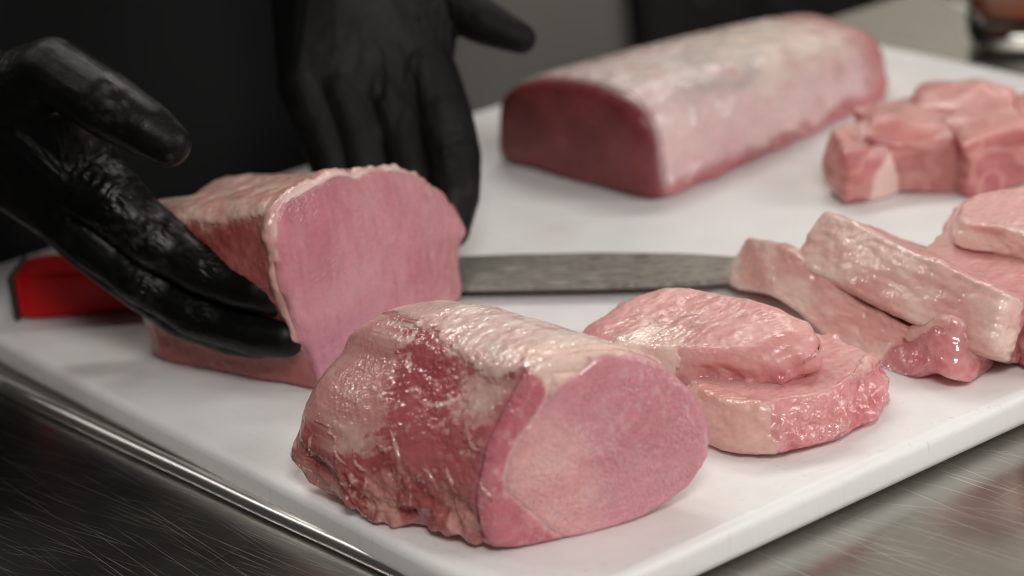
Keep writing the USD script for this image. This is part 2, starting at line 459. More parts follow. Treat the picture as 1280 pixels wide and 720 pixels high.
def loft(face_px, p0, e, axis, length, back_r, back_c=(0, 0), profile=None, n=420, caps=56, sides=190, edge=0.003, end_edge=0.02, bulge=0.002):
    """a piece of meat: cut face traced in the vertical plane through p0 along e, swept along axis.
    back_r(th) -> radius factor at the far end; profile(s) blends from 0 to 1 (s in 0..1); returns V, F and per-vertex s, rho, th."""
    nrm = np.cross(e, ZD)
    P3 = np.array([onplane(x, y, p0, nrm) for x, y in face_px])
    P2 = np.stack([(P3 - p0) @ e, P3[:, 2]], 1)
    c, r0 = radial(P2, n)
    th = np.linspace(-np.pi, np.pi, n, endpoint=False)
    br = back_r(th)
    prof = profile or (lambda s: s)
    rows = []                                     # (radius shrink, along in metres, rho)
    for rho in np.linspace(0.0, 1, caps) ** 0.8:
        rows.append(("f", rho))
    for x in np.linspace(0, 1, sides + 1)[1:]:
        rows.append(("s", x))
    for rho in np.linspace(1, 0.0, 26)[1:]:
        rows.append(("b", rho))
    V, S, RHO = [], [], []
    rm = r0.mean()
    for kind, x in rows:
        if kind == "f":
            s, rho, along = 0.0, x, -bulge * (1 - x ** 2)
            q = max(0, (x * rm - (rm - edge)) / edge)
            along += edge * (1 - math.sqrt(max(0, 1 - q * q)))
            rad = rho
        elif kind == "s":
            s, rho, rad = x, 1.0, 1.0
            along = edge + x * (length - edge - end_edge)
        else:
            s, rho = 1.0, x
            q = math.sqrt(max(0, 1 - x ** 2.6))
            along = length - end_edge + end_edge * q
            rad = rho
        t = prof(s)
        rr = r0 * (1 + (br - 1) * t) * rad
        cc = c + np.array(back_c) * t
        y = cc[0] + rr * np.cos(th)
        z = cc[1] + rr * np.sin(th)
        V.append(p0[None] * [1, 1, 0] + y[:, None] * e + z[:, None] * ZD + along * axis)
        S.append(np.full(n, s if kind != "b" else 1 + (1 - x)))
        RHO.append(np.full(n, rho if kind != "s" else 1.0))
    V = np.vstack(V)
    F = grid_faces(len(rows), n)
    S, RHO, TH_ = np.concatenate(S), np.concatenate(RHO), np.tile(th, len(rows))
    nn = normals(V, F)
    ctr = V.mean(0)
    if ((V - ctr) * nn).sum() < 0:
        F = F[:, ::-1]
    return V, F, S, RHO, TH_


def blob(chains, hulls=(), refine=0.003, it=12, seed=0):
    """one smooth body out of chains of (point, radius) and hulls of such balls"""
    parts = []
    ball = lambda p, r: m3.Manifold.sphere(r, 28).translate(tuple(map(float, p)))
    for ch in chains:
        for (p, r), (q, w) in zip(ch, ch[1:]):
            parts.append(m3.Manifold.batch_hull([ball(p, r), ball(q, w)]))
    for hl in hulls:
        parts.append(m3.Manifold.batch_hull([ball(p, r) for p, r in hl]))
    x = m3.Manifold.batch_boolean(parts, m3.OpType.Add).refine_to_length(refine)
    q = x.to_mesh()
    m = trimesh.Trimesh(q.vert_properties[:, :3], q.tri_verts, process=True)
    trimesh.smoothing.filter_taubin(m, 0.5, 0.52, it)
    return m


def settle(V, floor=0.0002, soft=0.004):
    """presses the underside softly onto what it lies on"""
    z = V[:, 2] - floor
    V = V.copy()
    V[:, 2] = floor + np.where(z < soft, soft * np.exp(np.clip((z - soft) / soft, -30, 0)), z)
    return V


def shell(V, F, N, mask, lift, depth):
    """a closed layer over the part of a surface where mask > 0: (V, F, index of the source vertex)"""
    keep = (mask[F] > 0.02).all(1)
    f = F[keep]
    idx, inv = np.unique(f, return_inverse=True)
    f = inv.reshape(-1, 3)
    m = mask[idx]
    n = len(idx)
    out = V[idx] + N[idx] * (lift * sstep(0.0, 0.8, m) - 0.00035 * (1 - sstep(0, 0.35, m)))[:, None]
    inn = V[idx] - N[idx] * (0.0008 + depth * sstep(0.05, 0.9, m))[:, None]
    e = np.sort(np.stack([f[:, [0, 1]], f[:, [1, 2]], f[:, [2, 0]]], 1).reshape(-1, 2), 1)
    d = np.stack([f[:, [0, 1]], f[:, [1, 2]], f[:, [2, 0]]], 1).reshape(-1, 2)
    _, first, cnt = np.unique(e, axis=0, return_index=True, return_counts=True)
    b = d[first[cnt == 1]]
    side = np.concatenate([np.stack([b[:, 1], b[:, 0], b[:, 0] + n], 1), np.stack([b[:, 1], b[:, 0] + n, b[:, 1] + n], 1)])
    return np.vstack([out, inn]), np.vstack([f, f[:, ::-1] + n, side]), np.r_[idx, idx]


def meat(name, label, cat, group, V, F, cd, wet, fat=None, cut=None, lift=0.0006, loc=None, depth=0.002, cut_name="cut_face", fat_name="fat_cap"):
    """a thing of lean meat with its fat and its cut face as layers of their own"""
    lo = V.min(0)
    base = np.array([*(V[:, :2].mean(0)), lo[2]]) if loc is None else loc
    t = thing(name, label, cat, group, loc=base)
    N = normals(V, F)
    put("lean_meat", V, F, M["raw_meat"], t, cd=cd, floats={"wet": wet})
    for nm, mask, mt, lf in ((fat_name, fat, "pork_fat", lift), (cut_name, cut, "cut_meat", 0.00025)):
        if mask is None or (mask > 0.02).sum() < 50:
            continue
        v, f, i = shell(V, F, N, mask, lf, depth)
        from scipy.sparse import coo_matrix
        from scipy.sparse.csgraph import connected_components
        g = coo_matrix((np.ones(len(f) * 2), (np.r_[f[:, 0], f[:, 1]], np.r_[f[:, 1], f[:, 2]])), shape=(len(v), len(v)))
        _, comp = connected_components(g, directed=False)
        size = np.bincount(comp)
        for k in np.argsort(-size)[:12]:
            if size[k] < 260:
                break
            fk = f[comp[f[:, 0]] == k]
            use, inv = np.unique(fk, return_inverse=True)
            put(nm, v[use], inv.reshape(-1, 3), M[mt], t, cd=cd[i][use], floats={"wet": wet[i][use]})
    return t


def c1(*p):      # points read off an enlargement of the foreground loin
    return [(340 + x / 2.057, 350 + y / 2.057) for x, y in p]


def c7(*p):
    return [(350 + x / 2.183, 360 + y / 2.183) for x, y in p]


def c6(*p):
    return [(700 + x / 1.947, 230 + y / 1.947) for x, y in p]


def c3(*p):
    return [(160 + x / 2.25, 180 + y / 2.25) for x, y in p]


def unit(u, v):
    d = u * Ud + v * Vd
    return d / np.linalg.norm(d)


FAT, FATW, FATP = col(224, 192, 182), col(232, 212, 205), col(212, 160, 152)
LEAN, LEAND, LEANP = col(180, 98, 98), col(160, 76, 78), col(190, 116, 112)
FACE, FACEP, FACED = col(212, 142, 151), col(234, 170, 170), col(192, 104, 114)


def speckle(P, base, amp=0.10, s=900, seed=0):
    f = fbm(P * s, 3, seed) - 0.5
    g = fbm(P * s * 0.2, 3, seed + 9) - 0.5
    return base * (1 + amp * 2.2 * f + amp * 1.5 * g)[:, None]


# ---------------- the foreground loin
def foreground_loin():
    face = [(661, 462), (690, 447), (729, 440), (768, 437), (802, 441), (828, 453), (855, 474), (877, 496), (889, 525), (891, 554), (882, 583), (865, 608), (841, 628), (807, 648), (773, 668),
            (748, 678), (709, 683), (680, 687), (632, 689), (612, 682), (603, 660), (598, 622), (604, 590), (614, 555), (632, 515), (648, 485)]
    p0 = unp(650, 688)
    e = unit(0.95, 0.31)
    ax = unit(-0.10, -1.0)
    def back(th):
        # flatter and a little wider at the far end
        return 1.02 - 0.20 * np.exp(-((np.angle(np.exp(1j * (th - 2.3)))) / 0.6) ** 2) + 0.10 * np.exp(-((np.angle(np.exp(1j * (th + 2.7)))) / 0.5) ** 2)
    V, F, S, RHO, TH_ = loft(face, p0, e, ax, 0.122, back, (-0.004, 0.002), lambda s: s ** 1.2, n=520, caps=70, sides=230, edge=0.004, end_edge=0.05, bulge=0.003)
    N = normals(V, F)
    q = proj(V)
    side = sstep(0.90, 1.0, RHO) * (S < 1.6)
    onface = (S <= 0) & (RHO <= 1.0)
    facew = sstep(0.0045, 0.0, ((V - p0) @ np.cross(e, ZD)) * np.sign(ax @ np.cross(e, ZD)))
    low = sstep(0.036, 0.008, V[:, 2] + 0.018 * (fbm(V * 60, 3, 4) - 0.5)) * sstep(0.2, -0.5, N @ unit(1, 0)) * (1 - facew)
    # ragged underside: lumps, hanging shreds
    d = 0.0022 * (fbm(V * 70, 4, 1) - 0.5) * side
    d += low * (0.018 * (fbm(V * np.array([58, 58, 58]), 3, 2) - 0.62) + 0.005 * (ridge(V * np.array([1, 1, 0.6]), 85, 3, 5) - 0.62) + 0.0035 * (fbm(V * 300, 2, 6) - 0.5))
    d += 0.0007 * (fbm(V * 260, 3, 3) - 0.5) * (0.4 + side)
    # furrow round the eye of the cut
    eye = c1((720, 240), (790, 237), (830, 205), (900, 190), (960, 197), (1015, 226), (1066, 268), (1106, 312), (1130, 372), (1132, 425), (1113, 482), (1080, 530), (1020, 575), (960, 612), (890, 648), (850, 662), (800, 680), (755, 668), (720, 645), (690, 620), (660, 592), (630, 570), (602, 545), (600, 500), (610, 450), (640, 400), (680, 350), (708, 305))
    sde = sdpoly(q + 5 * (np.stack([fbm(V * 150, 3, 7), fbm(V * 150, 3, 8)], 1) - 0.5), eye)
    d += facew * (-0.0005 * np.exp(-(sde / 3.0) ** 2) + 0.0005 * sstep(-4, 14, sde))
    V = V + N * d[:, None]
    V = settle(V, 0.0002, 0.003)
    N = normals(V, F)
    # ---- what it is made of where
    jit = 26 * (np.stack([fbm(V * 95, 4, 11), fbm(V * 95, 4, 12)], 1) - 0.5) + 10 * (np.stack([fbm(V * 420, 3, 13), fbm(V * 420, 3, 14)], 1) - 0.5)
    qj = q + jit
    vis = (1 - facew)
    film = sdpoly(qj, c7((235, 100), (315, 106), (322, 140), (300, 200), (275, 270), (262, 330), (270, 370), (250, 412), (200, 442), (140, 420), (112, 372), (80, 332), (70, 290), (100, 235), (165, 160), (205, 120)))
    top = sdpoly(qj, [(470, 384), (500, 374), (540, 360), (600, 350), (680, 360), (760, 395), (830, 430), (862, 452), (800, 446), (745, 452), (705, 472), (690, 492), (672, 482), (655, 470), (636, 468), (612, 470), (592, 452), (577, 440), (562, 424), (545, 408), (520, 398)])
    mid = sdpoly(qj, c1((520, 190), (640, 190), (665, 230), (625, 290), (565, 345), (505, 365), (492, 310), (525, 250)))
    streak = ridge(V @ np.stack([unit(0.4, -1), unit(1, 0.4), ZD], 1) * np.array([14, 120, 60]), 1.0, 4, 21)
    fine = fbm(V * 340, 3, 22)
    streak = 0.35 * streak + 0.65 * ridge(np.stack([q[:, 0] * 0.022, (q[:, 1] + 0.18 * q[:, 0]) * 0.17, V[:, 0] * 20], 1), 1.0, 3, 23)
    bits = [(c7((330, 130), (365, 120), (370, 140), (340, 165), (325, 160)), 1), (c7((395, 312), (440, 318), (478, 300), (480, 312), (440, 330), (400, 325)), 1), (c7((512, 340), (540, 300), (552, 320), (530, 362)), 1)]
    fat = np.maximum.reduce([
        sstep(0.40, 0.74, 0.72 * sstep(-30, 16, film) + 1.0 * (streak - 0.55) + 0.6 * (fine - 0.45)) * 0.72,
        sstep(0.42, 0.74, 0.80 * sstep(-26, 16, top) + 1.3 * (fine - 0.45) + 0.7 * (streak - 0.5)),
        sstep(0.45, 0.85, 0.60 * sstep(-28, 14, mid) + 0.9 * (streak - 0.5) + 1.0 * (fine - 0.42)) * 0.7] + [sstep(-1, 2, sdpoly(q + 0.35 * jit, b)) for b, _ in bits])
    crescent = c1((640, 182), (665, 222), (708, 276), (722, 284), (745, 262), (788, 236), (824, 206), (880, 192), (960, 197), (1030, 234), (1075, 274), (1000, 200), (930, 178), (860, 168), (760, 172))
    cres = sstep(-7, 5, sdpoly(q + 0.7 * jit, crescent)) * sstep(0.25, 0.5, fine + 0.15)
    strand = sstep(0.80, 0.93, ridge(V @ np.stack([unit(0.2, -1), unit(1, 0.2), ZD], 1) * np.array([60, 60, 26]), 1.0, 3, 31)) * low
    backtop = sstep(0.55, 0.9, N[:, 2]) * vis * (S > 0.1) * sstep(0.3, 0.5, fine)
    hidden = (N @ (EYE - V.mean(0))) < 0
    fat = np.where(hidden & (V[:, 2] > 0.03), np.maximum(fat * 0, sstep(0.30, 0.45, fine) * 0.9), fat) * vis
    # colour
    leanv = lerp(LEAN, LEAND, sstep(0.35, 0.65, fbm(V * 50, 4, 41)))
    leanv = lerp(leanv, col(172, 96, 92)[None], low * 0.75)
    leanv = lerp(leanv, col(214, 160, 148)[None], strand * 0.7)
    leanv = lerp(leanv, col(198, 108, 116)[None], sstep(0.5, 0.75, streak) * 0.3 * (1 - low))
    fatv = lerp(FAT, FATP, sstep(0.36, 0.60, fbm(V * 120, 4, 42)))
    fatv = lerp(fatv, FATW[None], sstep(0, 25, top) * 0.35)
    fatv = lerp(fatv, col(174, 122, 118)[None], np.clip(sstep(-16, 4, film) * 1.3, 0, 1) * (0.25 + 0.5 * sstep(0.62, 0.35, streak)))
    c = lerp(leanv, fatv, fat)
    # the cut
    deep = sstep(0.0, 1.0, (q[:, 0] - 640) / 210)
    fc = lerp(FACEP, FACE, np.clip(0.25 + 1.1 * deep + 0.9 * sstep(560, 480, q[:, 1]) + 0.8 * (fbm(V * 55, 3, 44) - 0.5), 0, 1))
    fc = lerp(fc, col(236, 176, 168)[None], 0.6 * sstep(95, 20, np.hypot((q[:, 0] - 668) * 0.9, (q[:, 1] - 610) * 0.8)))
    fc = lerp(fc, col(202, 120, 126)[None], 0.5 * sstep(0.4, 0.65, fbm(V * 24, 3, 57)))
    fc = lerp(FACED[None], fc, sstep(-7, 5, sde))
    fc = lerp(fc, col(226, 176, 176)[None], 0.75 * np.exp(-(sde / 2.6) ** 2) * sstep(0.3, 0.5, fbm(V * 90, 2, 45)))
    marb = sstep(0.84, 0.97, ridge(V, 75, 3, 46)) * sstep(0.45, 0.65, fbm(V * 40, 2, 47))
    fc = lerp(fc, col(224, 182, 180)[None], 0.14 * marb)
    grain = fbm(V * 900, 2, 48)
    fc = fc * (0.88 + 0.24 * grain)[:, None] * (0.93 + 0.14 * ridge(V, 210, 2, 56))[:, None]
    fc = lerp(fc, col(228, 186, 186)[None], 0.40 * sstep(0.48, 0.74, fbm(V * np.array([560, 560, 300]), 4, 49)) * sstep(0.3, 0.6, fbm(V * 70, 3, 55)))
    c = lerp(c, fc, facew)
    c = lerp(c, col(238, 198, 182)[None], cres)
    c = speckle(V, c, 0.10, 700, 50)
    wet = np.clip(0.9 * (1 - fat) * vis + 0.6 * fat + 0.6 * facew, 0, 1)
    fm = np.clip(fat * 1.3 - 0.25, 0, 1) * sstep(-16, 4, top)
    t = meat("pork_loin", "thick cut pork loin piece in the foreground with round pink cut face and ragged underside", "pork loin", None, V, F, c, wet,
         fat=fm, cut=np.clip(facew * 1.2 - 0.1, 0, 1), lift=0.0007)
    # pale torn strands of membrane hanging down the flank
    q, N = proj(V), normals(V, F)
    front = ((EYE - V) * N).sum(1) > 0
    Vf, Nf, qf = V[front], N[front], q[front]
    rng = np.random.default_rng(5)
    for line in ([(300, 385), (318, 440), (330, 500), (322, 540)], [(150, 420), (155, 460), (185, 482)], [(200, 440), (205, 480), (240, 502)], [(355, 545), (352, 570), (358, 596)], [(520, 370), (508, 410), (540, 442)],
                 [(490, 390), (515, 398), (520, 430), (548, 446)], [(540, 520), (560, 560), (600, 592)], [(380, 480), (420, 530), (440, 590)], [(130, 350), (126, 400), (146, 432)], [(262, 425), (280, 440), (310, 436)],
                 [(90, 400), (100, 450), (130, 480)], [(450, 480), (470, 540), (500, 575)], [(230, 520), (232, 550), (222, 575)]):
        px = curve(c7(*line), 22, closed=False) + 1.2 * rng.standard_normal((22, 2))
        k = [int(np.argmin(((qf - p) ** 2).sum(1))) for p in px]
        pts = Vf[k] - Nf[k] * 0.0002
        pts = np.array([pts[max(0, a - 1):a + 2].mean(0) for a in range(22)])
        rad = rng.uniform(0.0006, 0.0010) * (0.35 + np.sin(np.linspace(0.15, np.pi - 0.05, 22)) * (0.7 + 0.5 * rng.random(22)))
        m = blob(([(p, r) for p, r in zip(pts, rad)],), refine=0.0012, it=3)
        mv = np.array(m.vertices)
        mc = lerp(np.tile(col(212, 148, 138), (len(mv), 1)), np.tile(col(186, 100, 98), (len(mv), 1)), sstep(0.4, 0.65, fbm(mv * 260, 2, 6)))
        put("membrane_strand", mv, np.array(m.faces), M["raw_meat"], t, cd=mc, floats={"wet": np.full(len(mv), 0.8)})


foreground_loin()


# ---------------- the piece held between the hands
def held_piece():
    face = [(405, 490), (396, 462), (382, 425), (366, 390), (353, 350), (346, 312), (344, 282), (352, 257), (375, 238), (400, 224), (422, 216), (437, 219), (444, 222), (455, 216), (478, 212), (500, 213), (530, 227), (558, 248),
            (577, 272), (584, 290), (578, 302), (575, 315), (576, 340), (579, 366), (562, 395), (522, 422), (482, 450), (442, 478)]
    p0 = unp(405, 490)
    e = unit(0.937, -0.35)
    ax = unit(-0.35, -0.937)
    back = lambda th: 0.94 + 0.0 * th - 0.36 * np.exp(-((np.angle(np.exp(1j * (th - 1.9)))) / 0.95) ** 2)
    V, F, S, RHO, TH_ = loft(face, p0, e, ax, 0.112, back, (0.002, -0.004), lambda s: s ** 1.0, n=480, caps=60, sides=170, edge=0.0025, end_edge=0.02, bulge=0.005)
    N = normals(V, F)
    q = proj(V)
    nf = np.cross(e, ZD)
    facew = sstep(0.0035, 0.0010, ((V - p0) @ nf) * np.sign(ax @ nf))
    side = 1 - facew
    leftedge = np.exp(-((TH_ - np.pi + 0.15) / 0.5) ** 2) + np.exp(-((TH_ + np.pi + 0.15) / 0.5) ** 2)
    lip = sstep(0.08, 0.0, S) * (S >= 0) * side * sstep(0.01, 0.03, V[:, 2])
    d = 0.0025 * (fbm(V * 60, 4, 61) - 0.5) * side + lip * (0.0010 + 0.009 * (fbm(V * 105, 3, 62) - 0.45)) + 0.0008 * (fbm(V * 240, 3, 63) - 0.5)
    grooves = ridge(V @ np.stack([e, ZD, nf], 1) * np.array([90, 14, 20]), 1.0, 2, 64)
    d += facew * -0.0005 * sstep(0.7, 0.95, grooves) * sstep(0.06, 0.03, V[:, 2])
    V = settle(V + N * d[:, None], 0.0002, 0.003)
    N = normals(V, F)
    rimd = np.abs(RHO - 1) * (S <= 0)
    topness = sstep(0.25, 0.75, N[:, 2])
    fine = fbm(V * 260, 3, 65)
    fat = side * np.clip(np.maximum(topness * sstep(0.25, 0.5, fine + 0.2), lip * 0.95) , 0, 1)
    edgef = facew * sstep(0.966, 0.990, RHO + 0.06 * (fbm(V * 90, 3, 66) - 0.5) + 0.02 * np.exp(-((TH_ - 2.1) / 0.5) ** 2) - 0.012 * sstep(0.3, -0.5, np.sin(TH_)) - 0.014 * sstep(0.3, 0.9, np.cos(TH_)) - 0.02 * sstep(-0.5, -0.95, np.cos(TH_))) * sstep(-0.25, 0.15, np.sin(TH_) + 0.4 * (np.cos(TH_) < 0))
    edgef *= sstep(0.012, 0.03, V[:, 2]) * np.maximum(sstep(0.30, 0.52, fbm(V * 55, 3, 74)), sstep(0.2, 0.6, np.sin(TH_)))
    lean = lerp(col(172, 92, 86), col(156, 74, 70), sstep(0.35, 0.65, fbm(V * 45, 4, 67)))
    lean = lerp(lean, col(200, 120, 114)[None], 0.5 * sstep(0.5, 0.75, fbm(V * 80, 3, 68)))
    fatv = lerp(col(214, 176, 162), col(202, 148, 138), sstep(0.4, 0.62, fbm(V * 110, 4, 69)))
    c = lerp(lean, fatv, fat)
    fc = lerp(col(202, 132, 140), col(190, 114, 124), sstep(0.3, 0.7, fbm(V * 38, 4, 70)))
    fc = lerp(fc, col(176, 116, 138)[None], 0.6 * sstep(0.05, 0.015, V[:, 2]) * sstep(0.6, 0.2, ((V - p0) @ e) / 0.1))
    fc = fc * (0.86 + 0.28 * fbm(V @ np.stack([e, ZD, nf], 1) * np.array([420, 60, 60]), 3, 77))[:, None]
    fc = lerp(fc, col(210, 150, 152)[None], 0.5 * sstep(0.45, 0.7, fbm(V * 26, 3, 78)))
    fib = sstep(0.70, 0.97, grooves)
    fc = lerp(fc, col(206, 150, 158)[None], 0.20 * fib * sstep(0.35, 0.6, fbm(V * 50, 2, 71)))
    fc = fc * (0.92 + 0.18 * fbm(V * 800, 2, 72))[:, None]
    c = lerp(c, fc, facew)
    c = lerp(c, lerp(col(206, 142, 130), col(226, 198, 188), sstep(-0.1, 0.5, np.sin(TH_) + 0.5 * (fbm(V * 70, 3, 75) - 0.5))), edgef * (0.75 + 0.25 * sstep(0.3, 0.6, fbm(V * 200, 2, 76))))
    c = speckle(V, c, 0.08, 600, 73)
    wet = 0.5 * side + 0.6 * facew
    meat("pork_loin", "upright pork loin piece held between the two gloved hands", "pork loin", None, V, F, c, wet, fat=np.clip(np.maximum(fat * 1.3 - 0.25, edgef * 1.2), 0, 1), cut=np.clip(facew * 1.2 - 0.1, 0, 1) * (1 - edgef))


held_piece()


# ---------------- the whole loin at the back
def back_loin():
    face = [(619, 200), (615, 165), (618, 130), (630, 113), (655, 103), (690, 101), (728, 106), (765, 119), (790, 138), (804, 160), (811, 190), (814, 225), (818, 254), (780, 248), (740, 238), (690, 224), (650, 210)]
    p0 = unp(818, 255)
    e = -unit(0.6, 12.9)
    ax = unit(1, -0.04)
    back = lambda th: 0.80 + 0.05 * np.cos(th - 1.0) + 0.05 * np.sin(2 * th)
    V, F, S, RHO, TH_ = loft(face, p0, e, ax, 0.212, back, (0.006, -0.008), lambda s: s ** 1.6, n=420, caps=46, sides=200, edge=0.009, end_edge=0.035, bulge=0.002)
    N = normals(V, F)
    nf = np.cross(e, ZD)
    along = ((V - p0) @ nf) * np.sign(ax @ nf)
    facew = sstep(0.010, 0.004, along)
    side = 1 - facew
    d = side * (0.004 * (fbm(V * 30, 3, 81) - 0.5) + 0.0022 * (fbm(V * 110, 3, 82) - 0.5))
    low = sstep(0.014, 0.004, V[:, 2]) * side
    d += low * 0.006 * (fbm(V * 120, 3, 83) - 0.5)
    V = settle(V + N * d[:, None], 0.0002, 0.004)
    N = normals(V, F)
    wob = 0.03 * (fbm(V * 40, 4, 84) - 0.5)
    hi = sstep(0.015, 0.05, V[:, 2])
    fat = side * sstep(0.004, 0.012, V[:, 2] + 0.8 * wob) * (1 - 0.92 * sstep(0.158, 0.166, along + wob) * sstep(0.035, 0.046, V[:, 2] + wob)) * (1 - 0.75 * sstep(0.172, 0.186, along + wob))
    end_patch = sstep(0.150, 0.160, along + wob) * side
    low_fat = 1 - hi
    lean = lerp(col(178, 84, 92), col(160, 62, 70), sstep(0.35, 0.65, fbm(V * 40, 4, 85)))
    lean = lerp(lean, col(194, 112, 116)[None], end_patch * 0.8)
    grey = sstep(0.45, 0.62, fbm(V * np.array([28, 28, 40]), 3, 86)) * sstep(0.4, 0.9, N[:, 2]) * sstep(0.02, 0.05, along) * sstep(0.12, 0.09, along)
    fatv = lerp(col(224, 200, 192), col(216, 182, 180), sstep(0.35, 0.65, fbm(V * 34, 4, 87)))
    fatv = lerp(fatv, col(216, 166, 170)[None], 0.45 * low_fat)
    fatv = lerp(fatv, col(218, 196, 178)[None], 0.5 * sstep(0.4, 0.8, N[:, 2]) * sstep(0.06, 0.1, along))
    fatv = lerp(fatv, col(178, 164, 158)[None], grey * 0.9)
    fatv = lerp(fatv, col(206, 150, 146)[None], 0.5 * sstep(0.6, 0.75, fbm(V * 70, 4, 88)))
    lean = lerp(lean, col(196, 124, 126)[None], 0.7 * sstep(0.02, 0.008, V[:, 2]))
    c = lerp(lean, fatv, fat)
    fc = lerp(col(128, 58, 60), col(106, 44, 46), sstep(0.3, 0.7, fbm(V * 45, 4, 89)))
    c = lerp(c, fc, facew)
    c = speckle(V, c, 0.08, 300, 90)
    meat("whole_pork_loin", "long whole pork loin with pale fat cap and dark cut end, behind the knife", "pork loin", None, V, F, c, 0.6 * side + 0.15, fat=np.clip(fat * 1.3 - 0.25, 0, 1), cut=np.clip(facew * 1.2 - 0.1, 0, 1))


back_loin()


# ---------------- sliced chops
def plane_of(pts):
    P = [unp(x, y, z) for x, y, z in pts]
    n = np.cross(P[1] - P[0], P[2] - P[0])
    n /= np.linalg.norm(n)
    return P[0], n * np.sign(n[2])


def edge_on(a, b, extra):
    """(plane, ends) through two rim points, sloping away so that its top is seen at a grazing angle of extra degrees"""
    A, B = unp(*a), unp(*b)
    d = (B - A) / np.linalg.norm(B - A)
    vd = ray((a[0] + b[0]) / 2, (a[1] + b[1]) / 2)
    vd = vd - (vd @ d) * d
    vd /= np.linalg.norm(vd)
    n = np.cross(d, vd)
    n *= np.sign(n[2])
    t = math.radians(extra)
    n = n * math.cos(t) - vd * math.sin(t)
    return dict(plane=(A, n / np.linalg.norm(n)), ends=(A, B))


def chop(label, top_px, plane, thick, flare=0.06, seed=0, fat_fn=None, lumps=0.004, tone=0.0, back=None, n=460, edge_r=0.003, group="pork chops in a row", up=0.0, strip=0.0, ends=None, fat_tint=(1, 1, 1)):
    p0, nz = plane
    P3 = np.array([onplane(x, y, p0, nz) for x, y in top_px]) if back is None else np.array(ends)
    ex = np.cross(nz, [0, 1.0, 0]); ex /= np.linalg.norm(ex)
    ey = np.cross(nz, ex)
    if back is not None:            # hidden far side: a half-moon behind the rim
        A, B = P3[0], P3[-1]
        mid, half = (A + B) / 2, (B - A) / 2
        dirb = np.cross(nz, half); dirb /= np.linalg.norm(dirb)
        if dirb[1] < 0:
            dirb = -dirb
        t1 = np.linspace(0, math.pi, 12)[1:-1]
        arc = [mid + half * math.cos(t) + dirb * back * math.sin(t) for t in t1]
        front = [mid - half * math.cos(t) - dirb * 0.007 * math.sin(t) for t in t1]
        P3 = np.vstack([P3[:1], front, P3[-1:], arc])
    P2 = np.stack([(P3 - p0) @ ex, (P3 - p0) @ ey], 1)
    out = curve(P2, n)
    c = (out.min(0) + out.max(0)) / 2
    w = out - c
    rm = np.linalg.norm(w, axis=1).mean()
    wob = 1 + 0.02 * (fbm(np.c_[out * 90, np.zeros(n)], 3, seed + 30) - 0.5) * 2
    w = w * wob[:, None]
    dn = nz * (1 - up) + ZD * up
    rows = [("t", r) for r in np.linspace(0, 1, 60) ** 0.75] + [("r", x) for x in np.linspace(0, 1, 34)[1:]] + [("b", r) for r in np.linspace(1, 0, 14)[1:]]
    V, RHO, K = [], [], []
    for kind, x in rows:
        if kind == "t":
            sc, dz = 1, 0.0
            q = max(0.0, (x * rm - (rm - edge_r)) / edge_r)
            rho, dz = x, -edge_r * (1 - math.sqrt(max(0, 1 - q * q)))
        elif kind == "r":
            rho = 1 + flare * math.sin(x * math.pi * 0.62)
            dz = -edge_r - x * (thick - 2 * edge_r)
        else:
            rho = x * (1 + flare * math.sin(math.pi * 0.62)) if x < 1 else 1
            q = max(0.0, (x * rm - (rm - edge_r)) / edge_r)
            dz = -thick + edge_r * (1 - math.sqrt(max(0, 1 - q * q)))
        pts = c + w * rho
        V.append(p0 + pts[:, :1] * ex + pts[:, 1:] * ey + dz * dn)
        RHO.append(np.full(n, x if kind == "t" else 1.0 if kind == "r" else 1.0))
        K.append(np.full(n, {"t": 0, "r": 1, "b": 2}[kind] + (x if kind == "r" else 0)))
    V, RHO, K = np.vstack(V), np.concatenate(RHO), np.concatenate(K)
    if back is not None:            # the rim waves up and down along its length
        hl = np.linalg.norm(half)
        along = (V - mid) @ half / hl ** 2
        behind = np.maximum(0, (V - mid) @ dirb)
        fr = mid + np.linspace(-1, 1, 60)[:, None] * half - dirb * 0.007 * np.sqrt(np.clip(1 - np.linspace(-1, 1, 60) ** 2, 0, 1))[:, None]
        fq = proj(fr)
        tp = np.array(curve(top_px, 200, closed=False))
        o = np.argsort(tp[:, 0])
        dz = (fq[:, 1] - np.interp(fq[:, 0], tp[o, 0], tp[o, 1])) / (FPX / ((fr - EYE) @ FW) * cp)
        V = V + np.interp(along, np.linspace(-1, 1, 60), dz)[:, None] * ZD * np.exp(-behind / 0.03)[:, None]
    F = grid_faces(len(rows), n)
    N = normals(V, F)
    if ((V - V.mean(0)) * N).sum() < 0:
        F = F[:, ::-1]; N = -N
    rim = sstep(0.93, 1.0, RHO) * (K < 2.0)
    topw = (K == 0) * sstep(1.0, 0.975, RHO)
    q = proj(V)
    f0 = fat_fn(q + 8 * (np.stack([fbm(V * 120, 3, seed + 1), fbm(V * 120, 3, seed + 2)], 1) - 0.5), V, K, RHO) if fat_fn else np.zeros(len(V))
    f0 = f0 * (1 - 0.92 * topw * strip)
    d = rim * (1 - 0.55 * f0) * lumps * 2 * (fbm(V * 90, 3, seed + 3) - 0.5) + rim * lumps * 0.5 * (ridge(V, 85, 2, seed + 4) - 0.6) * (1 - f0)
    d += 0.0016 * rim * f0 * (ridge(V @ np.stack([ex, ey, nz], 1) * np.array([70, 70, 150]), 1.0, 3, seed + 14) - 0.5)
    d += 0.0055 * rim * (fbm(V * 34, 2, seed + 31) - 0.5)
    d += topw * (0.0030 * (fbm(V * 32, 3, seed + 5) - 0.5) + 0.0007 * (fbm(V * 260, 3, seed + 6) - 0.5)) + 0.0006 * (fbm(V * 300, 2, seed + 7) - 0.5)
    V = settle(V + N * d[:, None], 0.0003, 0.002)
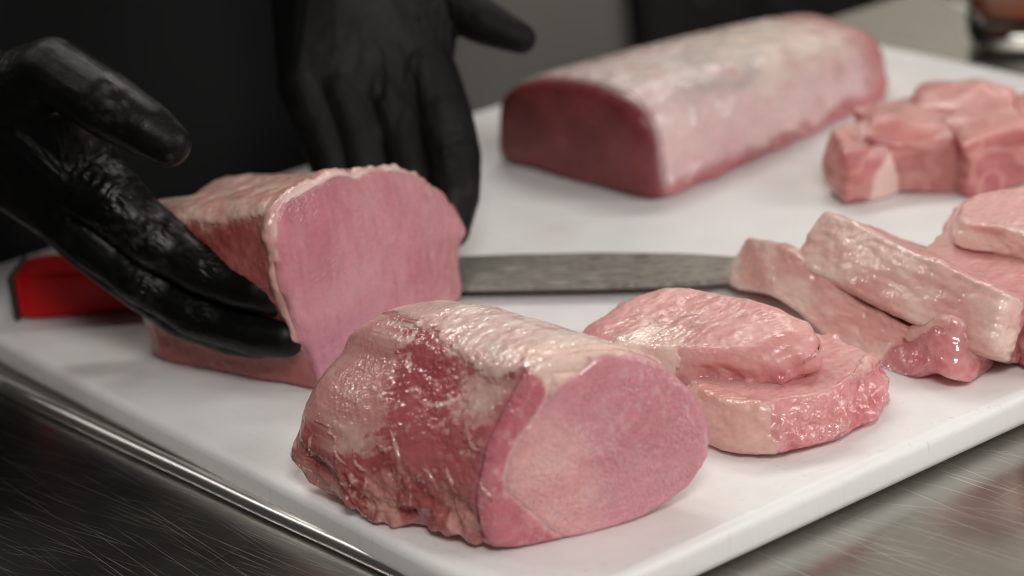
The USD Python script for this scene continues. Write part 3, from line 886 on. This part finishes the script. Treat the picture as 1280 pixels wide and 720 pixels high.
    topc = lerp(col(214, 158, 153), col(200, 134, 132), sstep(0.3, 0.7, fbm(V * 42, 4, seed + 8) + tone))
    topc = lerp(topc, col(214, 172, 160)[None], 0.35 * sstep(0.80, 0.96, ridge(V, 70, 3, seed + 9)))
    topc = topc * (0.90 + 0.2 * fbm(V * 800, 2, seed + 10))[:, None]
    rimc = lerp(col(212, 146, 145), col(198, 114, 118), sstep(0.35, 0.65, fbm(V * 70, 4, seed + 11)))
    rimc = lerp(rimc, col(222, 160, 160)[None], 0.5 * sstep(0.82, 0.95, ridge(V, 110, 2, seed + 12)))
    fatv = lerp(col(238, 204, 190), col(220, 164, 154), sstep(0.34, 0.68, fbm(V * np.array([45, 45, 70]), 4, seed + 13)))
    c = lerp(rimc, topc, topw)
    c = lerp(c, fatv * np.array(fat_tint), f0)
    c = speckle(V, c, 0.08, 600, seed + 15)
    wet = 0.22 * topw + 0.72 * (1 - topw) * (1 - f0) + 0.5 * f0
    meat("pork_chop", label, "pork chop", group, V, F, c, wet, fat=np.clip(f0 * 1.3 - 0.2, 0, 1), lift=0.0005, fat_name="fat_rim")


def pf(*polys, soft=3.0):
    return lambda q, V, K, R: np.maximum.reduce([sstep(0.25, 0.75, sstep(-2.2 * soft, 2.2 * soft, sdpoly(q, p)) + 0.9 * (fbm(V * np.array([120, 120, 200]), 3, 88) - 0.46)) for p in polys])


# A: flat at the front
chop("flat pork chop at the front of the row with pale fat at its left end", [(869, 482), (905, 500), (941, 505), (977, 502), (1018, 494), (1049, 482), (1072, 466), (1090, 450), (1082, 434), (1050, 424), (1010, 410), (960, 402), (900, 412), (862, 440), (852, 465)],
     plane_of([(900, 490, 0.021), (1080, 450, 0.021), (1000, 420, 0.020)]), 0.0215, 0.10, 100,
     pf([(850, 480), (870, 478), (920, 490), (940, 500), (962, 510), (970, 560), (962, 590), (900, 585), (855, 560)], [(1065, 470), (1080, 445), (1096, 440), (1102, 452), (1085, 466), (1070, 478)], soft=9.0), 0.0055, fat_tint=(0.92, 0.76, 0.76))
# B: leaning on A
chop("pork chop leaning against the front chop, directly right of the foreground loin", c6((40, 345), (62, 320), (100, 296), (150, 265), (220, 243), (300, 236), (395, 250), (470, 264), (545, 286), (600, 318), (606, 352), (570, 384), (510, 408), (440, 420), (370, 418), (300, 412), (220, 410), (125, 400), (62, 378)),
     plane_of([(722, 408, 0.030), (900, 425, 0.034), (854, 352, 0.042)]), 0.024, 0.03, 200,
     pf(c6((90, 430), (150, 378), (220, 345), (300, 318), (345, 312), (300, 350), (280, 480), (180, 480)), soft=13.0), 0.0055, tone=-0.05, up=0.8, edge_r=0.010)
# C: fat rim towards the camera
chop("pork chop with a wavy shiny fat rim, directly right of the leaning chop", c6((455, 135), (520, 140), (580, 165), (640, 210), (690, 255), (740, 295), (800, 330), (850, 350), (900, 345), (940, 325), (1010, 372)),
     thick=0.0225, flare=0.05, seed=300, **edge_on((934, 300, 0.024), (1205, 414, 0.0225), 11), fat_fn=
     pf([(880, 260), (1060, 320), (1137, 392), (1190, 383), (1190, 406), (1150, 420), (1128, 424), (1108, 440), (1098, 452), (1060, 452), (1000, 440), (870, 390)], soft=5.0), lumps=0.004, edge_r=0.0013, strip=1.0, back=0.055)
chop("pork chop with the broadest plain fat rim, fourth from the foreground loin", c6((650, 70), (700, 85), (760, 115), (830, 150), (900, 180), (970, 210), (1030, 240), (1075, 260), (1100, 270)),
     thick=0.027, flare=0.04, seed=400, **edge_on((1034, 266, 0.047), (1262, 370, 0.036), 5), fat_fn=
     pf(c6((540, 40), (800, 60), (1125, 240), (1125, 300), (1090, 450), (1000, 450), (800, 400), (560, 230))), lumps=0.003, edge_r=0.0013, strip=1.0, back=0.06)
chop("flat pink pork chop behind the broad fat rim, cut off by the picture's right edge", [(1140, 322), (1153, 308), (1175, 285), (1203, 258), (1240, 245), (1300, 242), (1380, 262), (1410, 320), (1360, 375), (1300, 385), (1262, 372), (1200, 345)],
     plane_of([(1160, 320, 0.029), (1265, 370, 0.029), (1270, 280, 0.030)]), 0.029, 0.05, 500, None, 0.003)
chop("thin pork chop with narrow fat strip, on top at the far right end", [(1198, 277), (1233, 285), (1280, 293), (1340, 306), (1400, 300), (1390, 255), (1330, 236), (1270, 234), (1235, 238), (1208, 246)],
     plane_of([(1200, 277, 0.041), (1280, 293, 0.041), (1260, 245, 0.043)]), 0.013, 0.06, 600,
     pf([(1185, 266), (1240, 282), (1420, 300), (1420, 345), (1280, 330), (1190, 305)]), 0.002)


# ---------------- diced pork
def cube(label, px, py, size, yaw, tilt, seed, fatside=None, z=0.0):
    base = unp(px, py, z)
    n = 30
    s = trimesh.creation.box([2, 2, 2])
    for _ in range(5):
        s = s.subdivide()
    P = np.array(s.vertices)
    f = np.array(s.faces)
    L = np.linalg.norm(P, ord=14, axis=1, keepdims=True)
    P = P / L * (0.93 + 0.0 * L)
    P = P * (np.array(size) / 2)
    g = np.random.default_rng(seed)
    P = P + P[:, [2, 0, 1]] * g.uniform(-0.17, 0.17, 3) + P[:, [1, 2, 0]] * g.uniform(-0.12, 0.12, 3)
    P = P + 0.004 * (np.stack([fbm(P * 60 + seed, 3, seed + k) for k in range(3)], 1) - 0.5) + 0.017 * (np.stack([fbm(P * 25 + seed, 2, seed + 7 + k) for k in range(3)], 1) - 0.5)
    N = normals(P, f)
    Q = P.copy()
    cy, sy = math.cos(yaw), math.sin(yaw)
    ct, st = math.cos(tilt), math.sin(tilt)
    R = np.array([[cy, -sy, 0], [sy, cy, 0], [0, 0, 1]]) @ np.array([[1, 0, 0], [0, ct, -st], [0, st, ct]])
    V = P @ R.T
    V[:, 2] -= V[:, 2].min() + 0.001
    V = V + base + np.array([0, 0, 0])
    V = settle(V, 0.0003 + z, 0.002)
    lean = lerp(col(188, 118, 114), col(170, 92, 96), sstep(0.3, 0.7, fbm(P * 50, 4, seed + 21)))
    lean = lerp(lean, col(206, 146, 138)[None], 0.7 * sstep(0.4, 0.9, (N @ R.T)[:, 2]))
    lean = lerp(lean, col(222, 170, 160)[None], 0.4 * sstep(0.82, 0.96, ridge(P, 70, 2, seed + 22)))
    fat = np.zeros(len(V))
    if fatside is not None:
        fd = (P / (np.array(size) / 2)) @ np.array(fatside)
        fat = sstep(0.72, 0.86, fd + 0.25 * (fbm(P * 70, 3, seed + 23) - 0.5))
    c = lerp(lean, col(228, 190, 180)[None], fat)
    c = speckle(V, c, 0.08, 400, seed + 24)
    meat("pork_cube", label, "meat cube", "diced pork cubes by the whole loin", V, f, c, np.full(len(V), 0.25), fat=np.clip(fat * 1.2 - 0.1, 0, 1), fat_name="fat_edge", lift=0.0005)


cube("leftmost diced pork cube with a pale fatty corner", 1084, 238, (0.038, 0.032, 0.030), 0.25, 0.05, 701, (0.9, -0.75, -0.35))
cube("middle diced pork cube with a flat pale top, between its neighbours", 1150, 226, (0.046, 0.046, 0.030), -0.15, 0.03, 702)
cube("diced pork cube on the right of the pile, nearest the picture's edge", 1228, 232, (0.040, 0.036, 0.032), 0.15, 0.08, 703)
cube("diced pork cube at the back left touching the whole loin", 1128, 208, (0.042, 0.036, 0.030), 0.35, 0.05, 704)
cube("rounded diced pork cube at the back of the pile", 1202, 200, (0.052, 0.036, 0.033), -0.35, 0.1, 705)
cube("small piece of diced pork just entering at the right edge", 1292, 178, (0.030, 0.030, 0.022), 0.4, 0.0, 706)


# ------------------------------------------------------------------ knife
def knife():
    b0, b1 = unp(17, 404, 0), unp(580, 357, 0.004)
    d = (b1 - b0) * [1, 1, 0]
    d /= np.linalg.norm(d)
    s = np.cross(ZD, d)                                  # away from the camera
    t = thing("kitchen_knife", "long curved steel knife with red handle lying across the white board", "knife", loc=b0)
    hl, hw, hh = 0.140, 0.030, 0.0235
    # handle: lofted rounded box, slightly waisted
    T = np.linspace(0, 1, 60)
    ang = np.linspace(0, 2 * np.pi, 48, endpoint=False)
    sq = lambda a, p: np.sign(a) * np.abs(a) ** p
    ca, sa = sq(np.cos(ang), 0.25), sq(np.sin(ang), 0.25)
    rows = []
    for x in T:
        w = hw * (1 - 0.10 * math.sin(math.pi * x) + 0.06 * x) * (1 if 0.02 < x < 0.98 else 0.93)
        h = hh * (1 - 0.05 * math.sin(math.pi * x)) * (1 if 0.02 < x < 0.98 else 0.93)
        c = b0 + d * (0.004 + hl * x) + s * (hw / 2) + ZD * (hh / 2 + 0.0003)
        rows.append(c + ca[:, None] * s * w / 2 + sa[:, None] * ZD * h / 2)
    n = len(ang)
    V = np.vstack(rows + [rows[0].mean(0)[None], rows[-1].mean(0)[None]])
    F = grid_faces(len(T), n)
    a, b = len(V) - 2, len(V) - 1
    o = (len(T) - 1) * n
    F = np.vstack([F, [[a, (i + 1) % n, i] for i in range(n)], [[b, o + i, o + (i + 1) % n] for i in range(n)]])
    m = trimesh.Trimesh(V, F, process=False)
    m.fix_normals()
    h = putm("handle", m, M["red_handle"], t, smooth=40)
    putm("end_cap", rbox(b0 + d * 0.0015 + s * hw / 2 + ZD * hh / 2, (0.003, hw * 0.97, hh * 0.97), 0.0015, d, s), M["handle_cap"], t)
    zb = 0.0075
    from shapely.geometry import Polygon
    px = [(215, 341), (300, 334), (430, 327), (560, 321), (640, 318), (750, 315.5), (850, 316.5), (925, 321), (975, 328), (1000, 333), (975, 339), (925, 347), (870, 352), (760, 355.5), (680, 357), (580, 358.5), (430, 370), (300, 381), (215, 388)]
    P = [unp(x, y, zb)[:2] for x, y in px]
    bl = trimesh.creation.extrude_polygon(Polygon(P).buffer(0), 0.0022, engine="earcut")
    bl.apply_translation([0, 0, zb - 0.0022])
    putm("blade", bl, M["blade_steel"], t, smooth=30)


knife()


# ------------------------------------------------------------------ the person behind the board
def joints(lst, depth):
    """lst of (x, y, radius in pixels[, depth shift]) -> [(point, radius)]"""
    out = []
    for j in lst:
        x, y, r = j[:3]
        r = r / 2800
        dz = depth(x, y, r) + (j[3] if len(j) > 3 else 0)
        out.append((at(x, y, dz), r * dz / (FPX / 2800)))
    return out


held_p0, held_e = unp(405, 490), unit(0.937, -0.35)


def flank(x, y, r):
    P = onplane(x, min(y, 470), held_p0 - held_e * (r * 0.85), held_e)
    return (P - EYE) @ FW


person = thing("person", "person in black clothing and black gloves reaching over the board behind the meat", "person", loc=(*uvz(20, -68)[:2], -0.92))


def glove(m, marks, seed, smears=(), wetness=1.0):
    """wrinkles across the joints, wet smears, then the glove as one mesh"""
    V, F = np.array(m.vertices), np.array(m.faces)
    N = normals(V, F)
    d = 0.0009 * (fbm(V * 55, 3, seed) - 0.5) + 0.0004 * (fbm(V * 190, 2, seed + 1) - 0.5)
    for p, ax, rad, amp, k in marks:
        w = np.exp(-(np.linalg.norm(V - p, axis=1) / rad) ** 2)
        ph = ((V - p) @ ax) * k + 2.6 * (fbm(V * 45, 3, seed + 2) - 0.5) * 2 * np.pi * 0.6
        d -= 1.8 * w * amp * sstep(0.15, 1.0, np.sin(ph)) 
    V = V + N * d[:, None]
    wet = np.clip(sstep(0.5, 0.68, fbm(V * 26, 4, seed + 5)) + 0.6 * sstep(0.6, 0.75, fbm(V * 120, 3, seed + 6)), 0, 1)
    smear = 0.05 * sstep(0.62, 0.8, fbm(V * 90, 3, seed + 7))
    for p, rad in smears:
        smear = np.maximum(smear, np.exp(-(np.linalg.norm(V - p, axis=1) / rad) ** 2) * sstep(0.42, 0.75, fbm(V * 330, 3, seed + 8)))
    put("glove", V, F, M["glove"], person, floats={"wet": wet if wetness > 0 else np.full(len(V), wetness), "smear": np.clip(smear * 0.5, 0, 0.3)})


# hand at the left: fingers lie along the flank of the held piece, thumb above
j = lambda *a: joints(a, flank)
index = j((104, 226, 50, 0.006), (140, 250, 44), (170, 278, 39), (196, 300, 39), (226, 319, 33), (256, 337, 34), (292, 354, 29), (322, 363, 28), (342, 371, 24))
middle = j((78, 256, 46, 0.004), (120, 298, 40), (150, 323, 36), (180, 346, 36), (215, 371, 31), (246, 390, 33), (285, 407, 29), (322, 417, 30), (356, 422, 26))
ring = j((62, 262, 34, 0.012), (104, 302, 32, 0.008), (160, 350, 28, 0.010), (225, 396, 26, 0.010), (290, 422, 23, 0.010), (324, 428, 20, 0.010))
pinky = j((40, 246, 28, 0.02), (85, 294, 25, 0.024), (130, 332, 22, 0.028), (175, 362, 18, 0.03))
thumb = j((10, 130, 62, 0.01), (66, 88, 43, -0.012), (128, 127, 42, -0.022), (184, 162, 36, -0.024), (210, 180, 29, -0.024))
palm = j((104, 226, 50, 0.006), (78, 256, 46, 0.004), (62, 262, 34, 0.012), (40, 246, 28, 0.02), (-70, 110, 66, 0.03), (10, 130, 62, 0.01), (-70, 160, 48, 0.03))
web = j((66, 95, 40, 0.0), (104, 226, 46, 0.006), (10, 140, 60, 0.01))
web2 = j((60, 110, 34, 0.004), (100, 190, 32, 0.010), (128, 226, 36, 0.006))
wristA = palm[4][0]
hand1 = blob([index, middle, ring, pinky, thumb, [palm[4], (wristA + (wristA - palm[0][0]) * 0.6, 0.03)]], [palm, web, web2], 0.0022, 10)
pa = lambda x, y, r=30: at(x, y, flank(x, y, r / 2800) - 0.01)
ix = index[5][0] - index[2][0]; ix /= np.linalg.norm(ix)
tx = thumb[3][0] - thumb[1][0]; tx /= np.linalg.norm(tx)
mx_ = middle[5][0] - middle[2][0]; mx_ /= np.linalg.norm(mx_)
glove(hand1, [(pa(118, 225), ix, 0.016, 0.0011, 1500), (pa(85, 215), ix, 0.014, 0.0008, 1300), (pa(20, 110), tx, 0.018, 0.0010, 1300), (pa(45, 80), tx, 0.014, 0.0009, 1400), (pa(190, 290), ix, 0.010, 0.0006, 1700), (pa(180, 346), mx_, 0.012, 0.0009, 1700), (pa(256, 337), ix, 0.009, 0.0007, 2100), (pa(246, 390), mx_, 0.009, 0.0007, 2100), (pa(150, 265), ix, 0.012, 0.0008, 1600)], 900,
      [(at(140, 112, flank(140, 112, 0.015) - 0.036), 0.010), (at(190, 295, flank(190, 295, 0.013) - 0.012), 0.012), (at(175, 395, flank(175, 395, 0.01) - 0.008), 0.014)])

# hand at the right: open, palm to the camera, fingers down behind the held piece
dep2 = lambda x, y, r: 1.262 - 0.00012 * (y - 0) + 0.0 * r
k2 = lambda *a: joints(a, dep2)
index2 = k2((526, 90, 46), (550, 142, 40), (566, 195, 36, -0.012), (569, 245, 31, -0.016), (560, 285, 28, -0.014))
middle2 = k2((478, 110, 44), (503, 170, 40), (518, 225, 36, -0.004), (520, 290, 26, 0.0))
ring2 = k2((428, 110, 44), (452, 175, 40), (462, 230, 34), (464, 290, 25))
pinky2 = k2((384, 105, 38), (404, 160, 34), (418, 205, 30), (418, 250, 22))
thumb2 = k2((505, -14, 46), (556, 0, 36), (606, 28, 28, -0.006), (642, 44, 22, -0.008), (650, 48, 20, -0.008))
palm2 = k2((532, 95, 40), (478, 110, 42), (428, 110, 42), (384, 105, 36), (372, 0, 34), (420, -70, 70), (500, -20, 50))
hand2 = blob([index2, middle2, ring2, pinky2, thumb2, [palm2[5], (palm2[5][0] + np.array([-0.03, 0.10, 0.10]), 0.034)]], [palm2, k2((500, -10, 44), (540, 10, 36), (532, 80, 36))], 0.0024, 10)
i2 = index2[2][0] - index2[0][0]; i2 /= np.linalg.norm(i2)
glove(hand2, [(index2[2][0] - FW * 0.01, i2, 0.012, 0.0009, 1700), (at(490, 110, 1.24), RT, 0.02, 0.0007, 700), (at(545, 20, 1.24), RT, 0.014, 0.0008, 1300)], 950, wetness=-1.4)

# clothed body: torso, shoulders and sleeves in one
cu, cv = 20.0, -69.0
sh = lambda du, z, dv=0: uvz(cu + du, cv + dv, z)
rings = [(-91, 14, 9), (-52, 17, 11), (-25, 18, 12), (0, 18.5, 12.5), (20, 19, 12), (38, 20, 12), (52, 19, 10), (58, 10, 7)]
hull_rows = []
for (z0, w0, d0), (z1, w1, d1) in zip(rings, rings[1:]):
    hull_rows.append([(sh(s * (w - dd), z), dd / 100) for z, w, dd in ((z0, w0, d0), (z1, w1, d1)) for s in (-1, 1)])
e1w = wristA + (wristA - palm[0][0]) * 0.4
elbow1 = uvz(-16, -66, 24)
elbow2 = uvz(40, -66, 30)
w2 = palm2[5][0] + np.array([-0.02, 0.07, 0.07])
arms = [[(sh(-19, 50), 0.075), (elbow1, 0.058), (e1w, 0.040)], [(sh(19, 50), 0.075), (elbow2, 0.058), (w2, 0.042)]]
body = blob(arms, hull_rows, 0.012, 14)
Vb, Fb = np.array(body.vertices), np.array(body.faces)
Nb = normals(Vb, Fb)
Vb = Vb + Nb * (0.012 * (fbm(Vb * np.array([14, 14, 5]), 3, 970) - 0.5) + 0.008 * (ridge(Vb * np.array([1, 1, 0.4]), 12, 2, 971) - 0.6))[:, None]
put("clothed_body", Vb, Fb, M["black_cloth"], person)

# ------------------------------------------------------------------ background across the aisle
cabinet("grey steel kitchen cabinet blurred behind the counter, left of the black one", -1.4, 0.17, 3.0, M["cabinet_grey"], M["cabinet_grey"], -0.02)
cabinet("black kitchen cabinet far out of focus behind the whole loin", 0.18, 0.46, 3.0, M["cabinet_dark"], M["cabinet_dark"], -0.02)
cabinet("dark grey kitchen cabinet blurred at the upper right, right of the black one", 0.47, 1.9, 3.0, M["cabinet_mid"], M["cabinet_mid"], -0.02)


# ------------------------------------------------------------------ jar
def lathe(profile, c, n=64):
    m = trimesh.creation.revolve(np.array(profile), sections=n)
    m.apply_translation(c)
    m.fix_normals()
    return m


jc = unp(1296, 48, ZT)
jar = thing("glass_jug", "glass jug of amber liquid blurred at the upper right corner", "jug", loc=jc)
R = 0.041
putm("glass_body", lathe([(0, 0.0004), (R - 0.006, 0.0004), (R - 0.001, 0.004), (R, 0.010), (R, 0.15), (R - 0.002, 0.152), (R - 0.004, 0.15), (R - 0.004, 0.022), (R - 0.009, 0.017), (0, 0.016)], jc), M["jar_glass"], jar)
putm("amber_liquid", lathe([(0, 0.0165), (R - 0.0095, 0.0175), (R - 0.0045, 0.0225), (R - 0.0045, 0.10), (0, 0.10)], jc), M["amber_liquid"], jar)
hd = -RT * [1, 1, 0]
hd = hd / np.linalg.norm(hd)
T = np.linspace(-1.25, 1.25, 24)
pts = [jc + hd * (R - 0.010 + 0.034 * math.cos(t)) + ZD * (0.066 + 0.040 * math.sin(t)) for t in T]
hm = blob([[(p, 0.006) for p in pts]], refine=0.004, it=4)
putm("handle", hm, M["jar_glass"], jar, smooth=60)
